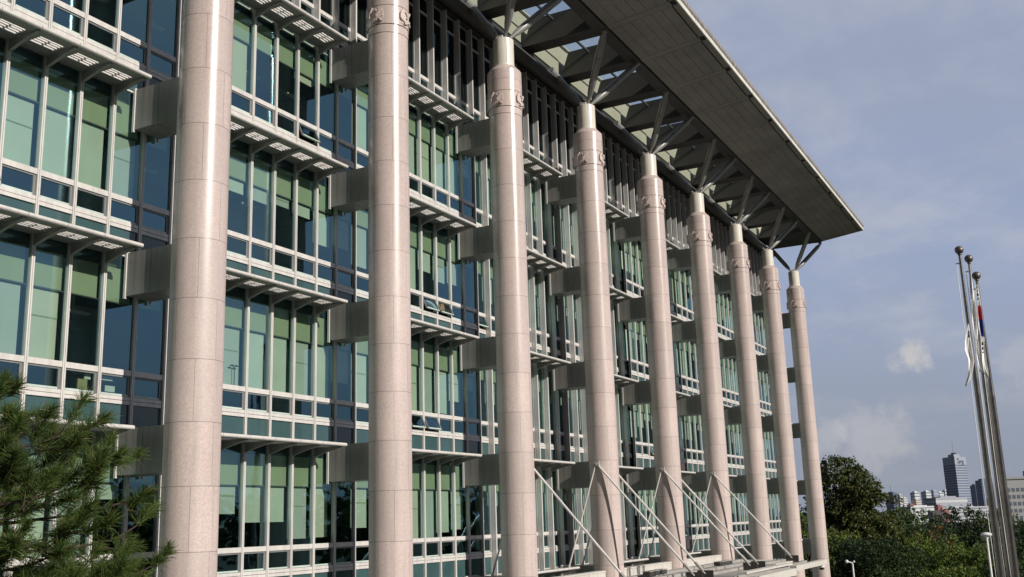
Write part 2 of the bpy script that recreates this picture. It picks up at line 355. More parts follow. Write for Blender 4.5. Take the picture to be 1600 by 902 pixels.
# windows -----------------------------------------------------------------
tilt = random.Random(3)
def unit(kx, S, H, deep, drop, opened, fr, pane, sash, blind):
    x0 = X2+kx*MOD; x1 = x0+MOD; g = 19.70 if deep else 19.525
    top = S+H
    W = 'white_metal'
    # mullion at the left edge of the unit
    if deep:
        fr.box(x0-.035, x0+.035, YF, g-.07, S, top, W); fr.box(x0-.02, x0+.02, g-.07, g-.05, S, top, 'mullion_groove'); fr.box(x0-.05, x0+.05, g-.05, g+.05, S, top, W)
    else:
        fr.box(x0-.042, x0-.005, YF+.01, g+.05, S, top, W); fr.box(x0+.005, x0+.042, YF+.01, g+.05, S, top, W); fr.box(x0-.005, x0+.005, YF+.035, g+.04, S, top, 'mullion_groove')
    tl, th = x0+.052, x1-.052
    ty = g-.045 if not deep else g-.04
    if not deep: tl, th = x0+.044, x1-.044
    fr.box(tl, th, ty, g+.04, S+1.33, S+1.46, W)
    fr.box(tl, th, ty, g+.04, S+.65, S+.735, W); fr.box(tl, th, ty, g+.04, S+.747, S+.83, W); fr.box(tl, th, ty+.03, g+.03, S+.735, S+.747, 'mullion_groove')
    fr.box(tl, th, ty, g+.04, S-.02, S+.02, W)
    if H > 4.4:
        fr.box(tl, th, ty, g+.04, S+4.0, S+4.08, W); fr.box(tl, th, ty-.002, g+.04, top-.05, top, W)
    # panes
    ta, tb = tilt.uniform(-.006, .006), tilt.uniform(-.008, .008)
    pane.face([(tl-.02, g+ta, S+1.46), (th+.02, g-ta, S+1.46), (th+.02, g-ta+tb, top), (tl-.02, g+ta+tb, top)], 'window_glass' if H < 4.4 else 'dark_glass')
    pane.face([(tl, g, S+.02), (th, g, S+.02), (th, g, S+.65), (tl, g, S+.65)], 'spandrel')
    # opening light
    zt, zb = S+1.33, S+.83
    ang = R(24) if opened else 0
    def xf(p, zt=zt, g=g, ang=ang):
        dy, dz = p.y-g, p.z-zt
        return Vector((p.x, g+dy*math.cos(ang)+dz*math.sin(ang), zt-dy*math.sin(ang)+dz*math.cos(ang)))
    for bx in ((tl+.01, tl+.045, zb+.01, zt-.01), (th-.07, th-.01, zb+.01, zt-.01)): sash.box(bx[0], bx[1], g-.015, g+.03, bx[2], bx[3], 'sash_grey', xf)
    sash.box(tl+.046, th-.071, g-.015, g+.03, zt-.045, zt-.01, 'sash_grey', xf); sash.box(tl+.046, th-.071, g-.02, g+.03, zb+.01, zb+.055, 'sill_green', xf)
    sash.face([xf(Vector(p)) for p in ((tl+.045, g+.01, zb+.055), (th-.07, g+.01, zb+.055), (th-.07, g+.01, zt-.045), (tl+.045, g+.01, zt-.045))], 'window_glass')
    if opened: sash.tube([(th-.1, g+.05, zb+.05), (th-.1, g-.19, zb+.07)], .008, 'white_metal', 6)
    # ceiling bulkhead and roller blind behind the glass
    yb = g+.10
    if H < 4.4:
        blind.box(x0+.03, x1-.09, yb, yb+.03, S+4.2-1.13, top-.31, 'bulkhead')
        blind.box(x0+.02, x1-.02, yb-.01, yb+.04, S+4.2-1.16, S+4.2-1.131, 'mullion_groove')
    if H > 4.4: blind.box(x0+.06, x1-.06, g+.12, g+.15, S+.03, top-.06, 'room_dark')  # dark sheet added behind the top-floor glass, stands in for unlit rooms
    if H < 4.4 and drop < .5 and (kx+int(S)) % 2: blind.box(x0+.12, x1-.2, g+1.3, g+1.45, S+2.95, S+3.0, 'lamp_white')
    if drop > 0:
        bmat = ('blind', 'blind_grey', 'blind', 'blind_warm', 'blind')[(kx*kx*3+kx+int(S*5)) % 5]
        z1 = S+4.2-1.165; z0 = z1-drop*(z1-S-1.40)
        blind.box(x0+.04, x1-.10, yb+.06, yb+.065, z0, z1, bmat)
        blind.box(x0+.04, x1-.10, yb+.055, yb+.075, z0-.03, z0, bmat)
        if (kx*7+int(S)) % 3 == 0: blind.box(x0+.04, x1-.10, yb+.045, yb+.06, z0+(z1-z0)*.62, z0+(z1-z0)*.62+.03, 'bulkhead')
DROPS = {}
def setd(S, k0, vals):
    for i, v in enumerate(vals): DROPS[(S, k0+i)] = v
setd(10.73, -14, [0, 0, 0, .0, 0, 0, 0]); setd(6.53, -14, [1, 1, 1, 1, 1, .95, 0]); setd(2.33, -14, [1, 1, 1, 1, 0, 0, .0]); setd(-1.87, -14, [1, 1, 1, 1, 1, .2, 0])
setd(10.73, -6, [1, 1, 0, .0, .12, 0, .0, .95]); setd(6.53, -6, [.4, .2, .22, .15, .2, .62, .55, .8]); setd(2.33, -6, [1, 1, 1, 1, 1, 1, .6, 1]); setd(-1.87, -6, [.5, .42, .56, .56, .85, .84, 0, .7])
setd(10.73, 3, [1, 1, 1, 1, .9, .3, 0, 1, 1]); setd(6.53, 3, [1, 1, .42, .55, .5, 0, 0, .6, .55]); setd(2.33, 3, [1, 1, 1, .9, .6, .3, 0, .5, .9]); setd(-1.87, 3, [.9, 1, 1, .85, .8, .1, 0, .3, 0])
OPEN = {(6.53, -13), (10.73, -2), (6.53, 5), (6.53, 6), (2.33, 4), (2.33, 5), (6.53, 9), (-1.87, 31), (2.33, 27)}
rnd = random.Random(11)
cand = []
def hidden(x):
    a = math.atan2(x, 19.5)
    return any(abs(a-math.atan2(XC(c), YC)) < math.asin(RC/math.hypot(XC(c), YC))*.8 for c in range(1, 10))
for S in FLOORS:
    H = 4.7 if S > 14 else 4.2
    for kx in range(-16, 56):
        x = X2+kx*MOD
        d = DROPS.get((S, kx))
        if d is None: d = rnd.choice([0, .2, .45, .6, .8, 1, 1, 1]) if S < 14 else 0
        if S < -6: d = 0
        deep = S > 14 or 33.5 < x < 49
        a = project((x, 19.5, S+.6)); b = project((x+MOD, 19.5, S+H-.6)); area = 0
        if a and b:
            cl = lambda v, hi: max(0, min(hi, v))
            area = abs(cl(a[0], 1600)-cl(b[0], 1600))*abs(cl(a[1], 902)-cl(b[1], 902))
            if hidden(x+MOD/2): area *= .05
        cand.append((area, kx, S, H, deep, d, (S, kx) in OPEN))
cand.sort(key=lambda t: -t[0])
rest = MB()
for i, (area, kx, S, H, deep, d, op) in enumerate(cand):
    if i < 100:
        fr, pn, sa, bl = MB(), MB(), MB(), MB(); unit(kx, S, H, deep, d, op, fr, pn, sa, bl)
        w = part(fr, 'window'); pn.build('pane', w); sa.build('vent_sash', w)
        if bl.f: bl.build('blind', w)
    else: unit(kx, S, H, deep, d, op, rest, rest, rest, rest)
tag(part(rest, 'window'), kind='stuff')
# body of the building: slabs, back of rooms, header, upper wall, end wall
for S in FLOORS+[19.9]:
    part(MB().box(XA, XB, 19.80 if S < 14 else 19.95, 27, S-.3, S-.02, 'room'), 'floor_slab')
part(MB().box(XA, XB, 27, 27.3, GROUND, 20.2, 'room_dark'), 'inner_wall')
part(MB().box(XA, XB, 27.3, 46, GROUND, 20.2, 'concrete'), 'rear_block')
part(MB().box(XB, XB+.3, 19.47, 46, GROUND, 20.2, 'beam_panel').box(XA-.3, XA, 19.47, 46, GROUND, 20.2, 'beam_panel'), 'end_wall')
part(MB().box(XA, XB, 19.43, 19.80, 19.64, 19.84, 'rib_paint'), 'header')
part(MB().box(XA, XB, 19.45, 19.8, 19.845, 20.81, 'rib_paint').box(XA, XB, 19.42, 19.8, 20.812, 20.84, 'upper_wall').box(XA, XB, 19.50, 19.8, 20.842, 22.55, 'upper_wall').box(XA, XB, 19.46, 19.84, 22.552, 22.62, 'upper_wall'), 'upper_wall')
pp = MB(); pp.tube([(XA, 19.12, 19.857), (XB, 19.12, 19.857)], .287, 'rib_paint', 24)
part(pp, 'edge_tube')
part(MB().box(XA, XB, 19.55, 46, 20.25, 20.5, 'concrete'), 'roof_slab')

# overhanging roof --------------------------------------------------------
RX0, RX1 = XA-2, 80.9
roof = MB()
HB = L/2
nr = int((RX1-(X2-L/4))/HB)
ribs = [X2-L/4+k*HB for k in range(-5, nr+1)]
zi, zo = 20.68, 21.06; yi, yo = 15.42, 12.30
def sz(y): return zi+(zo-zi)*(yi-y)/(yi-yo)
# carrier plate above the soffit panels, weather skin on top, main edge beam
roof.prism([(0, yi, zi+.05), (0, yo, zo+.05), (0, yo, zo+.30), (0, yi, zi+.62)], (RX0, 0, 0), (RX1-.03, 0, 0), 'soffit_gap')
roof_o = part(roof, 'roof_overhang')
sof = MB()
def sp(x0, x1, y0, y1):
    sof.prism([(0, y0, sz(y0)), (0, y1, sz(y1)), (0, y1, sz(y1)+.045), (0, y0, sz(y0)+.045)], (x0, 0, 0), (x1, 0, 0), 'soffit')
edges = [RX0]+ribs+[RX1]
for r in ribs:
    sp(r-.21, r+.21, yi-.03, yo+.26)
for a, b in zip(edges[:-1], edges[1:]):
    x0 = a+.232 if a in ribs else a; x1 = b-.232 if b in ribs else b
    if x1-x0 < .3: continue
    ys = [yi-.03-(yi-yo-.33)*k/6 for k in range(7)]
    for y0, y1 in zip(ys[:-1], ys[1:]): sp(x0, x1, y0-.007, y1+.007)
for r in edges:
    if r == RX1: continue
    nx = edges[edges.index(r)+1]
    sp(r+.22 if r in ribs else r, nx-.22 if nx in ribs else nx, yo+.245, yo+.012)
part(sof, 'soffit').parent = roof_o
bpy.data.objects['soffit'].location = (0, 0, 0)
fa = MB()
for r, nx in zip(edges[:-1], edges[1:]):
    cuts = [(r+.22 if r in ribs else r, nx-.22 if nx in ribs else nx)]
    if nx in ribs: cuts.append((nx-.2, nx+.2))
    for x0, x1 in cuts: fa.prism([(0, yo, zo-.02), (0, yo-.05, zo), (0, yo-.05, zo+.22), (0, yo, zo+.22)], (x0, 0, 0), (x1, 0, 0), 'fascia')
fa.build('fascia', roof_o)
gu = MB()
for r, nx in zip(edges[:-1], edges[1:]):
    gu.prism([(0, yo-.01, zo+.232), (0, yo-.06, zo+.24), (0, yo-.10, zo+.30), (0, yo-.10, zo+.45), (0, yo-.06, zo+.47), (0, yo-.01, zo+.47)], (r+.008, 0, 0), (nx-.008, 0, 0), 'gutter')
gu.build('gutter', roof_o)
eb = MB(); eb.box(RX0, RX1, 15.45, 16.0, 20.62, 21.25, 'rib_paint'); eb.box(RX0, RX1, 15.425, 15.449, 20.70, 21.2, 'soffit_gap')
eb.build('edge_beam', roof_o)
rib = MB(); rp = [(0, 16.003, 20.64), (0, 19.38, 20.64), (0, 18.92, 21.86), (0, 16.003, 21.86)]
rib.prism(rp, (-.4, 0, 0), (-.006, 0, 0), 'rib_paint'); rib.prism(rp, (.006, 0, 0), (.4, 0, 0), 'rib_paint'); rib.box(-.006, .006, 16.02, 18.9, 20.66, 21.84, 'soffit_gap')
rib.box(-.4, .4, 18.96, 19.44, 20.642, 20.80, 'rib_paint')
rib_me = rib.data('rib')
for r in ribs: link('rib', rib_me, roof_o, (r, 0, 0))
pu = MB(); gz = MB()
for a, b in zip(ribs[:-1], ribs[1:]):
    pu.box(a+.4, b-.4, 17.83, 17.91, 21.55, 21.65, 'rib_paint')
    pu.box(a+.4, b-.4, 18.93, 18.99, 21.80, 21.87, 'rib_paint')
    gz.face([(a, 15.5, 22.5), (b, 15.5, 22.5), (b, 19.45, 22.56), (a, 19.45, 22.56)], 'sky_glass')
pu.build('purlin', roof_o); gz.build('skylight_glass', roof_o)
cap = MB(); cap.prism([(0, 19.4, 20.64), (0, 16.0, 20.64), (0, yi, zi), (0, yo, zo), (0, yo, zo+.3), (0, 19.4, 21.85)], (RX1-.028, 0, 0), (RX1, 0, 0), 'rib_paint'); cap.build('end_plate', roof_o)
sl = MB(); sl.box(ribs[-1]+.4, RX1-.03, 16.003, 19.4, 20.66, 21.0, 'rib_paint'); sl.build('end_panel', roof_o)

# ------------------------------------------------------------------ entrance canopy, rods, parapets
can = thing('entrance_canopy', (45, 15, GROUND), 'flat stone entrance canopy hung on slanting white rods from the columns', 'canopy')
CB = Vector((45, 15, GROUND))
def cpart(mb, name, loc=(0, 0, 0)): return mb.build(name, can, Vector(loc)-CB)
def arc(y0, bulge, n=14, xa=32.9, xb=57.2):
    return [(xa+(xb-xa)*k/n, y0-bulge*math.sin(math.pi*k/n), 0) for k in range(n+1)]
deck = MB()
deck.prism(arc(13.3, .35)+[(57.2, 18.2, 0), (32.9, 18.2, 0)], (0, 0, -2.62), (0, 0, -2.42), 'deck_stone')
cpart(deck, 'deck')
for i, (yy, z) in enumerate(((14.2, -2.31), (15.3, -2.29), (16.4, -2.27))):
    q = MB()
    for k in range(8):
        xa, xb = 34+k*2.8, 34+(k+1)*2.8-.02
        q.box(xa, xb, yy, yy+.34, -2.418, z, 'deck_stone')
    cpart(q, 'deck_rib')
cpart(MB().box(50.6, 53.9, 12.28, 12.60, -2.62, -2.38, 'wall_stone').box(53.92, 57.3, 12.28, 12.60, -2.62, -2.38, 'wall_stone'), 'fascia_beam')
cpart(MB().box(40, 45.4, 12.05, 12.4, -2.75, -2.44, 'wall_stone').box(45.42, 49.6, 12.05, 12.4, -2.75, -2.44, 'wall_stone'), 'fascia_beam')
cpart(MB().box(44.5, 48.6, 12.9, 13.25, -2.418, -2.33, 'wall_stone').box(48.62, 52.4, 12.9, 13.25, -2.418, -2.33, 'wall_stone'), 'fascia_beam')
cpart(MB().box(52.0, 57.2, 13.6, 16.9, -2.418, -2.36, 'wall_stone'), 'end_slab')
for c, s in ((3, 1), (4, -1), (4, 1), (5, -1), (5, 1), (6, -1)):
    x = XC(c)+s*.66
    rd = MB(); rd.tube([(x, 17.5, 2.25), (x, 13.62, -2.22)], .042, 'rod_steel', 10); rd.tube([(x, 14.02, -1.76), (x, 13.72, -2.1)], .065, 'concrete', 10); rd.box(x-.03, x+.03, 13.3, 13.95, -2.42, -2.08, 'dark_metal'); o = cpart(rd, 'tension_rod')
    rd = MB(); rd.tube([(x, 17.56, 2.25), (x, 19.02, -2.0)], .036, 'rod_steel', 10); rd.tube([(x, 18.95, -1.8), (x, 19.02, -2.0)], .06, 'wall_stone', 8); cpart(rd, 'back_rod')
    pl = MB(); pl.box(x-.05, x+.05, 17.40, 17.64, 2.16, 2.36, 'concrete'); pl.tube([(x-s*.1, 17.5, 2.26), (x+s*.07, 17.5, 2.26)], .05, 'white_metal', 10); cpart(pl, 'anchor')
for c in (3, 4, 5):
    g = ('low pale stone parapet wall between the third and fourth columns', 'low pale stone parapet wall behind the crossing rods between fourth and fifth columns', 'low pale stone parapet wall right of the fifth column')[c-3]
    x0, x1 = XC(c)+.66, XC(c+1)-.66
    w = MB(); n = 4
    for k in range(n): w.box(x0+(x1-x0)*k/n+.006, x0+(x1-x0)*(k+1)/n-.006, 17.35, 17.65, -2.416, -2.06, 'wall_stone')
    w.box(x0, x1, 17.33, 17.67, -2.058, -2.0, 'wall_stone'); w.box(x0+.01, x1-.01, 17.37, 17.63, -2.415, -2.07, 'mullion_groove')
    o = w.build('parapet_wall', None, (0, 0, 0)); tag(o, g, 'parapet', 'parapet walls between the columns')
for x, y, lab in ((41.9, 16.0, 'dark box on the canopy beside the fourth column'), (50.0, 15.6, 'dark box on the canopy in front of the fifth column gap')):
    q = MB(); q.box(-1.0, 1.0, -.15, .15, 0, .17, 'dark_metal'); q.box(-1.03, 1.03, -.17, .17, .172, .2, 'deck_stone')
    tag(q.build('roof_vent', None, (x, y, -2.29)), lab, 'roof vent')
# dome camera under the canopy end
sc_ = thing('security_camera', (56.6, 12.45, -2.62), 'white dome camera hanging under the right canopy corner', 'camera')
q = MB(); q.lathe([(.16, -.14), (.17, -.1), (.17, -.03), (.06, 0), (.06, .0)], 'lamp_white', 20); q.build('housing', sc_)
q = MB(); q.lathe([(0, -.27), (.08, -.255), (.13, -.21), (.15, -.141)], 'dome_dark', 20); q.build('dome', sc_)

# ------------------------------------------------------------------ ground
g = MB(); g.face([(-6000, -6000, GROUND), (7000, -6000, GROUND), (7000, 6000, GROUND), (-6000, 6000, GROUND)], 'ground'); tag(g.build('ground'), kind='structure')
g = MB(); g.face([(0, -6, GROUND+.004), (84, -6, GROUND+.004), (84, 19.4, GROUND+.004), (0, 19.4, GROUND+.004)], 'paving'); tag(g.build('forecourt_paving'), kind='structure')

# ------------------------------------------------------------------ flagpoles and flags
def flagpole(px, py, d, label):
    p = at(px, py, d); H = p.z-GROUND
    t = thing('flagpole', (p.x, p.y, GROUND), label, 'flagpole', 'steel flagpoles in front of the building')
    q = MB(); q.lathe([(.12, 0), (.118, H*.45), (.10, H*.49), (.095, H*.70), (.074, H*.74), (.05, H-.16)], 'pole_steel', 20); q.build('pole', t)
    q = MB(); q.ball((0, 0, H), .155, 'ball_bronze'); q.lathe([(.05, H-.2), (.075, H-.17), (.06, H-.12)], 'ball_bronze', 14); q.build('finial', t)
    q = MB(); a = -rgt
    off = Vector((a.x, a.y, 0)).normalized()*.16
    q.tube([Vector((0, 0, H-.45))+off*.5, Vector((0, 0, H-.6))+off, Vector((0, 0, H*.5))+off*1.3, Vector((0, 0, 1.2))+off], .012, 'cloth_white', 5); q.tube([Vector((0, 0, H-.5)), Vector((0, 0, H-.5))+off*1.1], .02, 'dark_metal', 6); q.build('halyard', t)
    return t, p
fp1, p1 = flagpole(1498.5, 391, 40, 'tallest looking steel flagpole, leftmost of the three, bronze ball on top')
fp2, p2 = flagpole(1513.5, 404.5, 41.6, 'steel flagpole between the other two, white flag hanging on it')
fp3, p3 = flagpole(1525.5, 431, 41.0, 'shortest looking steel flagpole, rightmost of the three, national flag on it')
def flag(top, outline, seed, colour, label, name='flag'):
    """limp cloth: outline rows are (dz, left, right, mat fn) in metres relative to the top"""
    q = MB(); rr = random.Random(seed); ax = Vector((rgt.x, rgt.y, 0)).normalized(); bx = Vector((ax.y, -ax.x, 0))
    nz, nx = 60, 16; zs = outline[-1][0]
    def lim(dz):
        for (a, la, ra), (b, lb, rb) in zip(outline[:-1], outline[1:]):
            if a >= dz >= b:
                t = (dz-a)/(b-a) if b != a else 0; return la+(lb-la)*t, ra+(rb-ra)*t
        return outline[-1][1:]
    vs = []
    for j in range(nz+1):
        dz = zs*j/nz; l, r_ = lim(dz)
        for i in range(nx+1):
            s_ = i/nx; f = math.sin(s_*7+dz*1.3+seed)*.04+math.sin(s_*13-dz*2.1)*.018
            vs.append(Vector(top)+ax*(l+(r_-l)*s_)+bx*f*(.3+.7*min(1, -dz))+bx*.13+Vector((0, 0, dz+.03*math.sin(s_*8+seed))))
    for j in range(nz):
        for i in range(nx):
            a = j*(nx+1)+i; q.mesh([vs[a], vs[a+1], vs[a+nx+2], vs[a+nx+1]], [(0, 1, 2, 3)], colour(zs*(j+.5)/nz, (i+.5)/nx), True)
    return tag(q.build(name), label, 'flag')
def korea(dz, s):
    if -.55 < dz < -.08 and .3 < s < .8 and (-dz*7) % 1 > .4: return 'cloth_black'
    if -1.32 < dz < -.82 and s > .1 and dz > -1.2-.18*s: return 'cloth_red'
    if -1.95 < dz < -1.0 and s > .2-.3*(dz+1.5): return 'cloth_blue'
    if -2.56 < dz < -2.1 and .3 < s < .75 and (-dz*6.6) % 1 > .35: return 'cloth_black'
    return 'cloth_white'
flag(p3+Vector((0, 0, -.36)), [(0, -.13, -.05), (-.6, -.17, -.045), (-1.1, -.21, -.05), (-1.83, -.25, -.07), (-2.3, -.29, -.08), (-2.8, -.32, -.1), (-3.15, -.3, -.08), (-3.4, -.16, -.1)], 3, korea, 'limp white national flag with red and blue circle and black bars', 'national_flag')
flag(p2+Vector((0, 0, -.26)), [(0, -.06, -.02), (-.6, -.13, -.02), (-1.3, -.17, -.03), (-2.05, -.22, -.05), (-2.8, -.25, -.1), (-3.5, -.27, -.12), (-4.0, -.2, -.14)], 5, lambda z, s: 'cloth_white', 'plain white flag hanging limp on the middle flagpole')
flag(p1+Vector((0, 0, -2.75)), [(0, -.08, -.05), (-.35, -.18, -.06), (-.6, -.28, -.06), (-.95, -.33, -.06), (-1.3, -.24, -.05), (-1.8, -.3, -.18), (-2.2, -.46, -.42)], 9, lambda z, s: 'cloth_black' if -.5 < z < -.25 and .5 < s < .9 else 'cloth_white', 'greyish white flag drooping at the left flagpole, dark spot near its top')

# ------------------------------------------------------------------ lamps
def lamp(px, py, d, label, head='disc'):
    p = at(px, py, d); H = p.z-GROUND
    t = thing('street_lamp', (p.x, p.y, GROUND), label, 'street lamp')
    q = MB()
    if head == 'disc':
        for o in (-.10, .10): q.tube([(o, 0, 0), (o, 0, H-.25)], [.07, .05], 'lamp_white', 10)
        q.build('post', t); q = MB(); q.lathe([(.10, H-.27), (.12, H-.2), (.27, H-.12), (.32, H-.06), (.25, H+.03), (.1, H+.07), (0, H+.08)], 'lamp_white', 20); q.build('lamp_head', t)
    else:
        q.tube([(0, 0, 0), (0, 0, H)], [.09, .06], 'lamp_white', 10); q.build('post', t)
        q = MB(); q.tube([Vector((0, 0, H)), Vector((0, 0, H+.12))-Vector((rgt.x, rgt.y, 0))*.35], .045, 'lamp_white', 8); q.ball(Vector((0, 0, H+.12))-Vector((rgt.x, rgt.y, 0))*.42, .13, 'lamp_white'); q.ball(Vector((0, 0, H+.1))+Vector((rgt.x, rgt.y, 0))*.12, .08, 'lamp_white'); q.build('lamp_head', t)
lamp(1541, 834, 66, 'tall lamp with a flat white disc head standing beside the flagpoles')
lamp(1332, 880, 84, 'short white lamp with round heads in front of the dark umbrella-shaped tree', 'ball')

# ------------------------------------------------------------------ trees
def rv(rr): 
    while True:
        v = Vector((rr.uniform(-1, 1), rr.uniform(-1, 1), rr.uniform(-1, 1)))
        if .05 < v.length < 1: return v
def leaf(q, p, s, rr, m, flat=0.):
    n = rv(rr).normalized(); n = (n*(1-flat)+Vector((0, 0, 1))*flat).normalized()
    a = n.orthogonal().normalized(); a.rotate(Matrix.Rotation(rr.uniform(0, 6.3), 3, n)); b = n.cross(a)
    q.face([p-a*s, p+b*s*.55, p+a*s, p-b*s*.55], m)
def tree(name, base, top, lobes, lm, label, group, leafs=.3, dens=1., cat='tree', seed=0, flat=.0, bark='bark', trunk_r=.25):
    """lobes: (dx,dy,z,r,rz) blobs of the crown around the trunk axis"""
    rr = random.Random(seed)
    t = thing(name, (base.x, base.y, GROUND), label, cat, group)
    off = Vector((base.x, base.y, GROUND))
    q = MB(); H = max(l[2] for l in lobes)-GROUND
    q.tube([(0, 0, 0), (.08, 0, H*.3), (-.05, .08, H*.6), (.05, 0, H*.9)], [trunk_r, trunk_r*.8, trunk_r*.55, trunk_r*.2], bark, 8)
    for l in lobes:
        e = Vector((l[0], l[1], l[2]-GROUND)); s0 = Vector((0, 0, max(.5, e.z*.5)))
        q.tube([s0, s0.lerp(e, .5)+Vector((0, 0, -.2)), e], [trunk_r*.5, trunk_r*.3, trunk_r*.1], bark, 6)
    q.build('trunk', t)
    c = MB()
    for l in lobes:
        cen = Vector((l[0], l[1], l[2]-GROUND)); n = int(dens*22*l[3]*l[3]/(leafs*leafs)*.16)
        cl = [rv(rr) for _ in range(max(6, int(n/14)))]
        for k in cl:
            kk = k.normalized()*(k.length**.35)
            ce = cen+Vector((kk.x*l[3], kk.y*l[3], kk.z*l[4])); cr = leafs*rr.uniform(1.2, 2.4)
            for _ in range(14):
                leaf(c, ce+rv(rr)*cr, leafs*rr.uniform(.6, 1.15), rr, lm, flat)
    c.build('crown', t)
    return t
def px_tree(name, px, ytop, d, w, hgt, lm, label, group, nl=9, seed=1, squash=.8, **kw):
    """crown of width w (m), height hgt whose top is at (px,ytop) and distance d"""
    rr = random.Random(seed); p = at(px, ytop, d); base = Vector((p.x, p.y, 0)); zt = p.z
    ax = Vector((rgt.x, rgt.y, 0)).normalized(); dp = Vector((fwd.x, fwd.y, 0)).normalized()
    lobes = []
    for i in range(nl):
        h = (i+.5)/nl; z = zt-h*hgt*.9-.06*hgt
        env = math.sqrt(max(.05, 1-(1-min(1, h*1.5))**2))
        r_ = w*.5*rr.uniform(.42, .62)*(.55+.45*env); a = rr.uniform(-1, 1)*(w*.5-r_*.8)*env; b = rr.uniform(-1, 1)*w*.4*env
        o = ax*a+dp*b; lobes.append((o.x, o.y, min(z, zt-r_*squash), r_, r_*squash))
    return tree(name, base, zt, lobes, lm, label, group, seed=seed, **kw)
GT = 'trees beyond the end of the building'
px_tree('plane_tree', 1300, 713, 118, 11.0, 16, 'leaf_plane', 'tall broad tree with browning leaves right behind the last column', GT, 20, 3, leafs=0.187, dens=2.6)
px_tree('plane_tree', 1346, 752, 121, 8.0, 11, 'leaf_plane', 'rounded browning tree leaning against the tallest tree', GT, 15, 5, leafs=0.182, dens=2.6)
px_tree('lime_tree', 1258, 800, 106, 6, 6.5, 'leaf_lime', 'bright green small tree seen between the last two columns', GT, 8, 7, leafs=0.143, dens=1.20)
px_tree('lime_tree', 1312, 826, 103, 5.5, 5, 'leaf_lime', 'bright yellow-green shrubby tree at the foot of the tallest tree', GT, 8, 8, leafs=0.138, dens=1.20)
px_tree('umbrella_tree', 1375, 842, 98, 9.2, 3.4, 'leaf_dark', 'dark flat-topped umbrella-shaped tree behind the short white lamp', GT, 12, 9, squash=.45, leafs=0.110, dens=1.20, flat=.35)
px_tree('broad_tree', 1418, 792, 150, 13, 9, 'leaf_mid', 'mid green tree below the dark blue tower block', GT, 11, 10, leafs=0.198, dens=1.20)
px_tree('broad_tree', 1455, 818, 135, 12, 8, 'leaf_mid', 'dull green tree in front of the dark brown block', GT, 10, 12, leafs=0.187, dens=1.20)
px_tree('conifer', 1505, 789, 145, 12, 11, 'leaf_dark', 'dark tree rising in front of the long grey building left of the flagpoles', GT, 12, 13, leafs=0.187, dens=1.27, flat=.3)
px_tree('broad_tree', 1462, 852, 105, 8.5, 4.5, 'leaf_lime', 'light green tree at the bottom edge right of the umbrella-shaped tree', GT, 10, 14, leafs=0.138, dens=1.20)
px_tree('broad_tree', 1440, 838, 112, 8, 5, 'leaf_lime', 'lighter green tree above the bottom edge behind the umbrella-shaped tree', GT, 9, 15, leafs=0.143, dens=1.05)
px_tree('broad_tree', 1512, 850, 100, 8.0, 4.5, 'leaf_lime', 'yellowish green low tree left of the disc-headed lamp', GT, 9, 16, leafs=0.138, dens=1.12)
px_tree('conifer', 1552, 796, 140, 11, 10, 'leaf_mid', 'green tree directly behind the flagpoles', GT, 11, 17, leafs=0.187, dens=1.27)
px_tree('broad_tree', 1600, 812, 120, 11, 8, 'leaf_dark', 'dark tree at the right picture edge below the white office block', GT, 11, 18, leafs=0.165, dens=1.27)
px_tree('broad_tree', 1572, 846, 100, 8.5, 5, 'leaf_mid', 'green tree low behind the feet of the flagpoles', GT, 9, 19, leafs=0.138, dens=1.20)
px_tree('broad_tree', 1385, 800, 160, 11, 8, 'leaf_mid', 'green tree half hidden right of the browning trees', GT, 9, 20, leafs=0.198, dens=1.20)
px_tree('broad_tree', 1458, 822, 118, 4.5, 5, 'leaf_autumn', 'small tree turning orange below the red brick cube', GT, 8, 27, leafs=.15, dens=1.1)
px_tree('shrub', 1406, 884, 94, 7, 2.4, 'leaf_mid', 'low green bush at the bottom edge under the umbrella-shaped tree', GT, 8, 21, leafs=0.110, dens=1.20, cat='shrub')
px_tree('shrub', 1335, 872, 97, 6, 3.2, 'leaf_dark', 'dark bush behind the short white lamp', GT, 8, 22, leafs=0.121, dens=1.20, cat='shrub')
px_tree('shrub', 1500, 884, 93, 6.5, 2.2, 'leaf_lime', 'low bright bush at the bottom edge left of the disc-headed lamp', GT, 8, 23, leafs=0.110, dens=1.20, cat='shrub')
px_tree('shrub', 1560, 880, 94, 7, 2.6, 'leaf_dark', 'low dark bush at the bottom right behind the flagpole bases', GT, 8, 24, leafs=0.110, dens=1.20, cat='shrub')
# woods on the far side of the forecourt (what the lower panes mirror)
wd = MB(); rr = random.Random(5)
for i in range(260):
    a = R(rr.uniform(-85, 84)); d = rr.uniform(88, 125)
    c = Vector((25+d*math.sin(a), 19-d*math.cos(a), GROUND+rr.uniform(2.5, 9.5))); r_ = rr.uniform(3, 5.5)
    if c.y > -14: continue
    for _ in range(110): leaf(wd, c+rv(rr)*r_, rr.uniform(.5, 1.0), rr, 'leaf_dark')
tag(wd.build('woods'), kind='stuff')

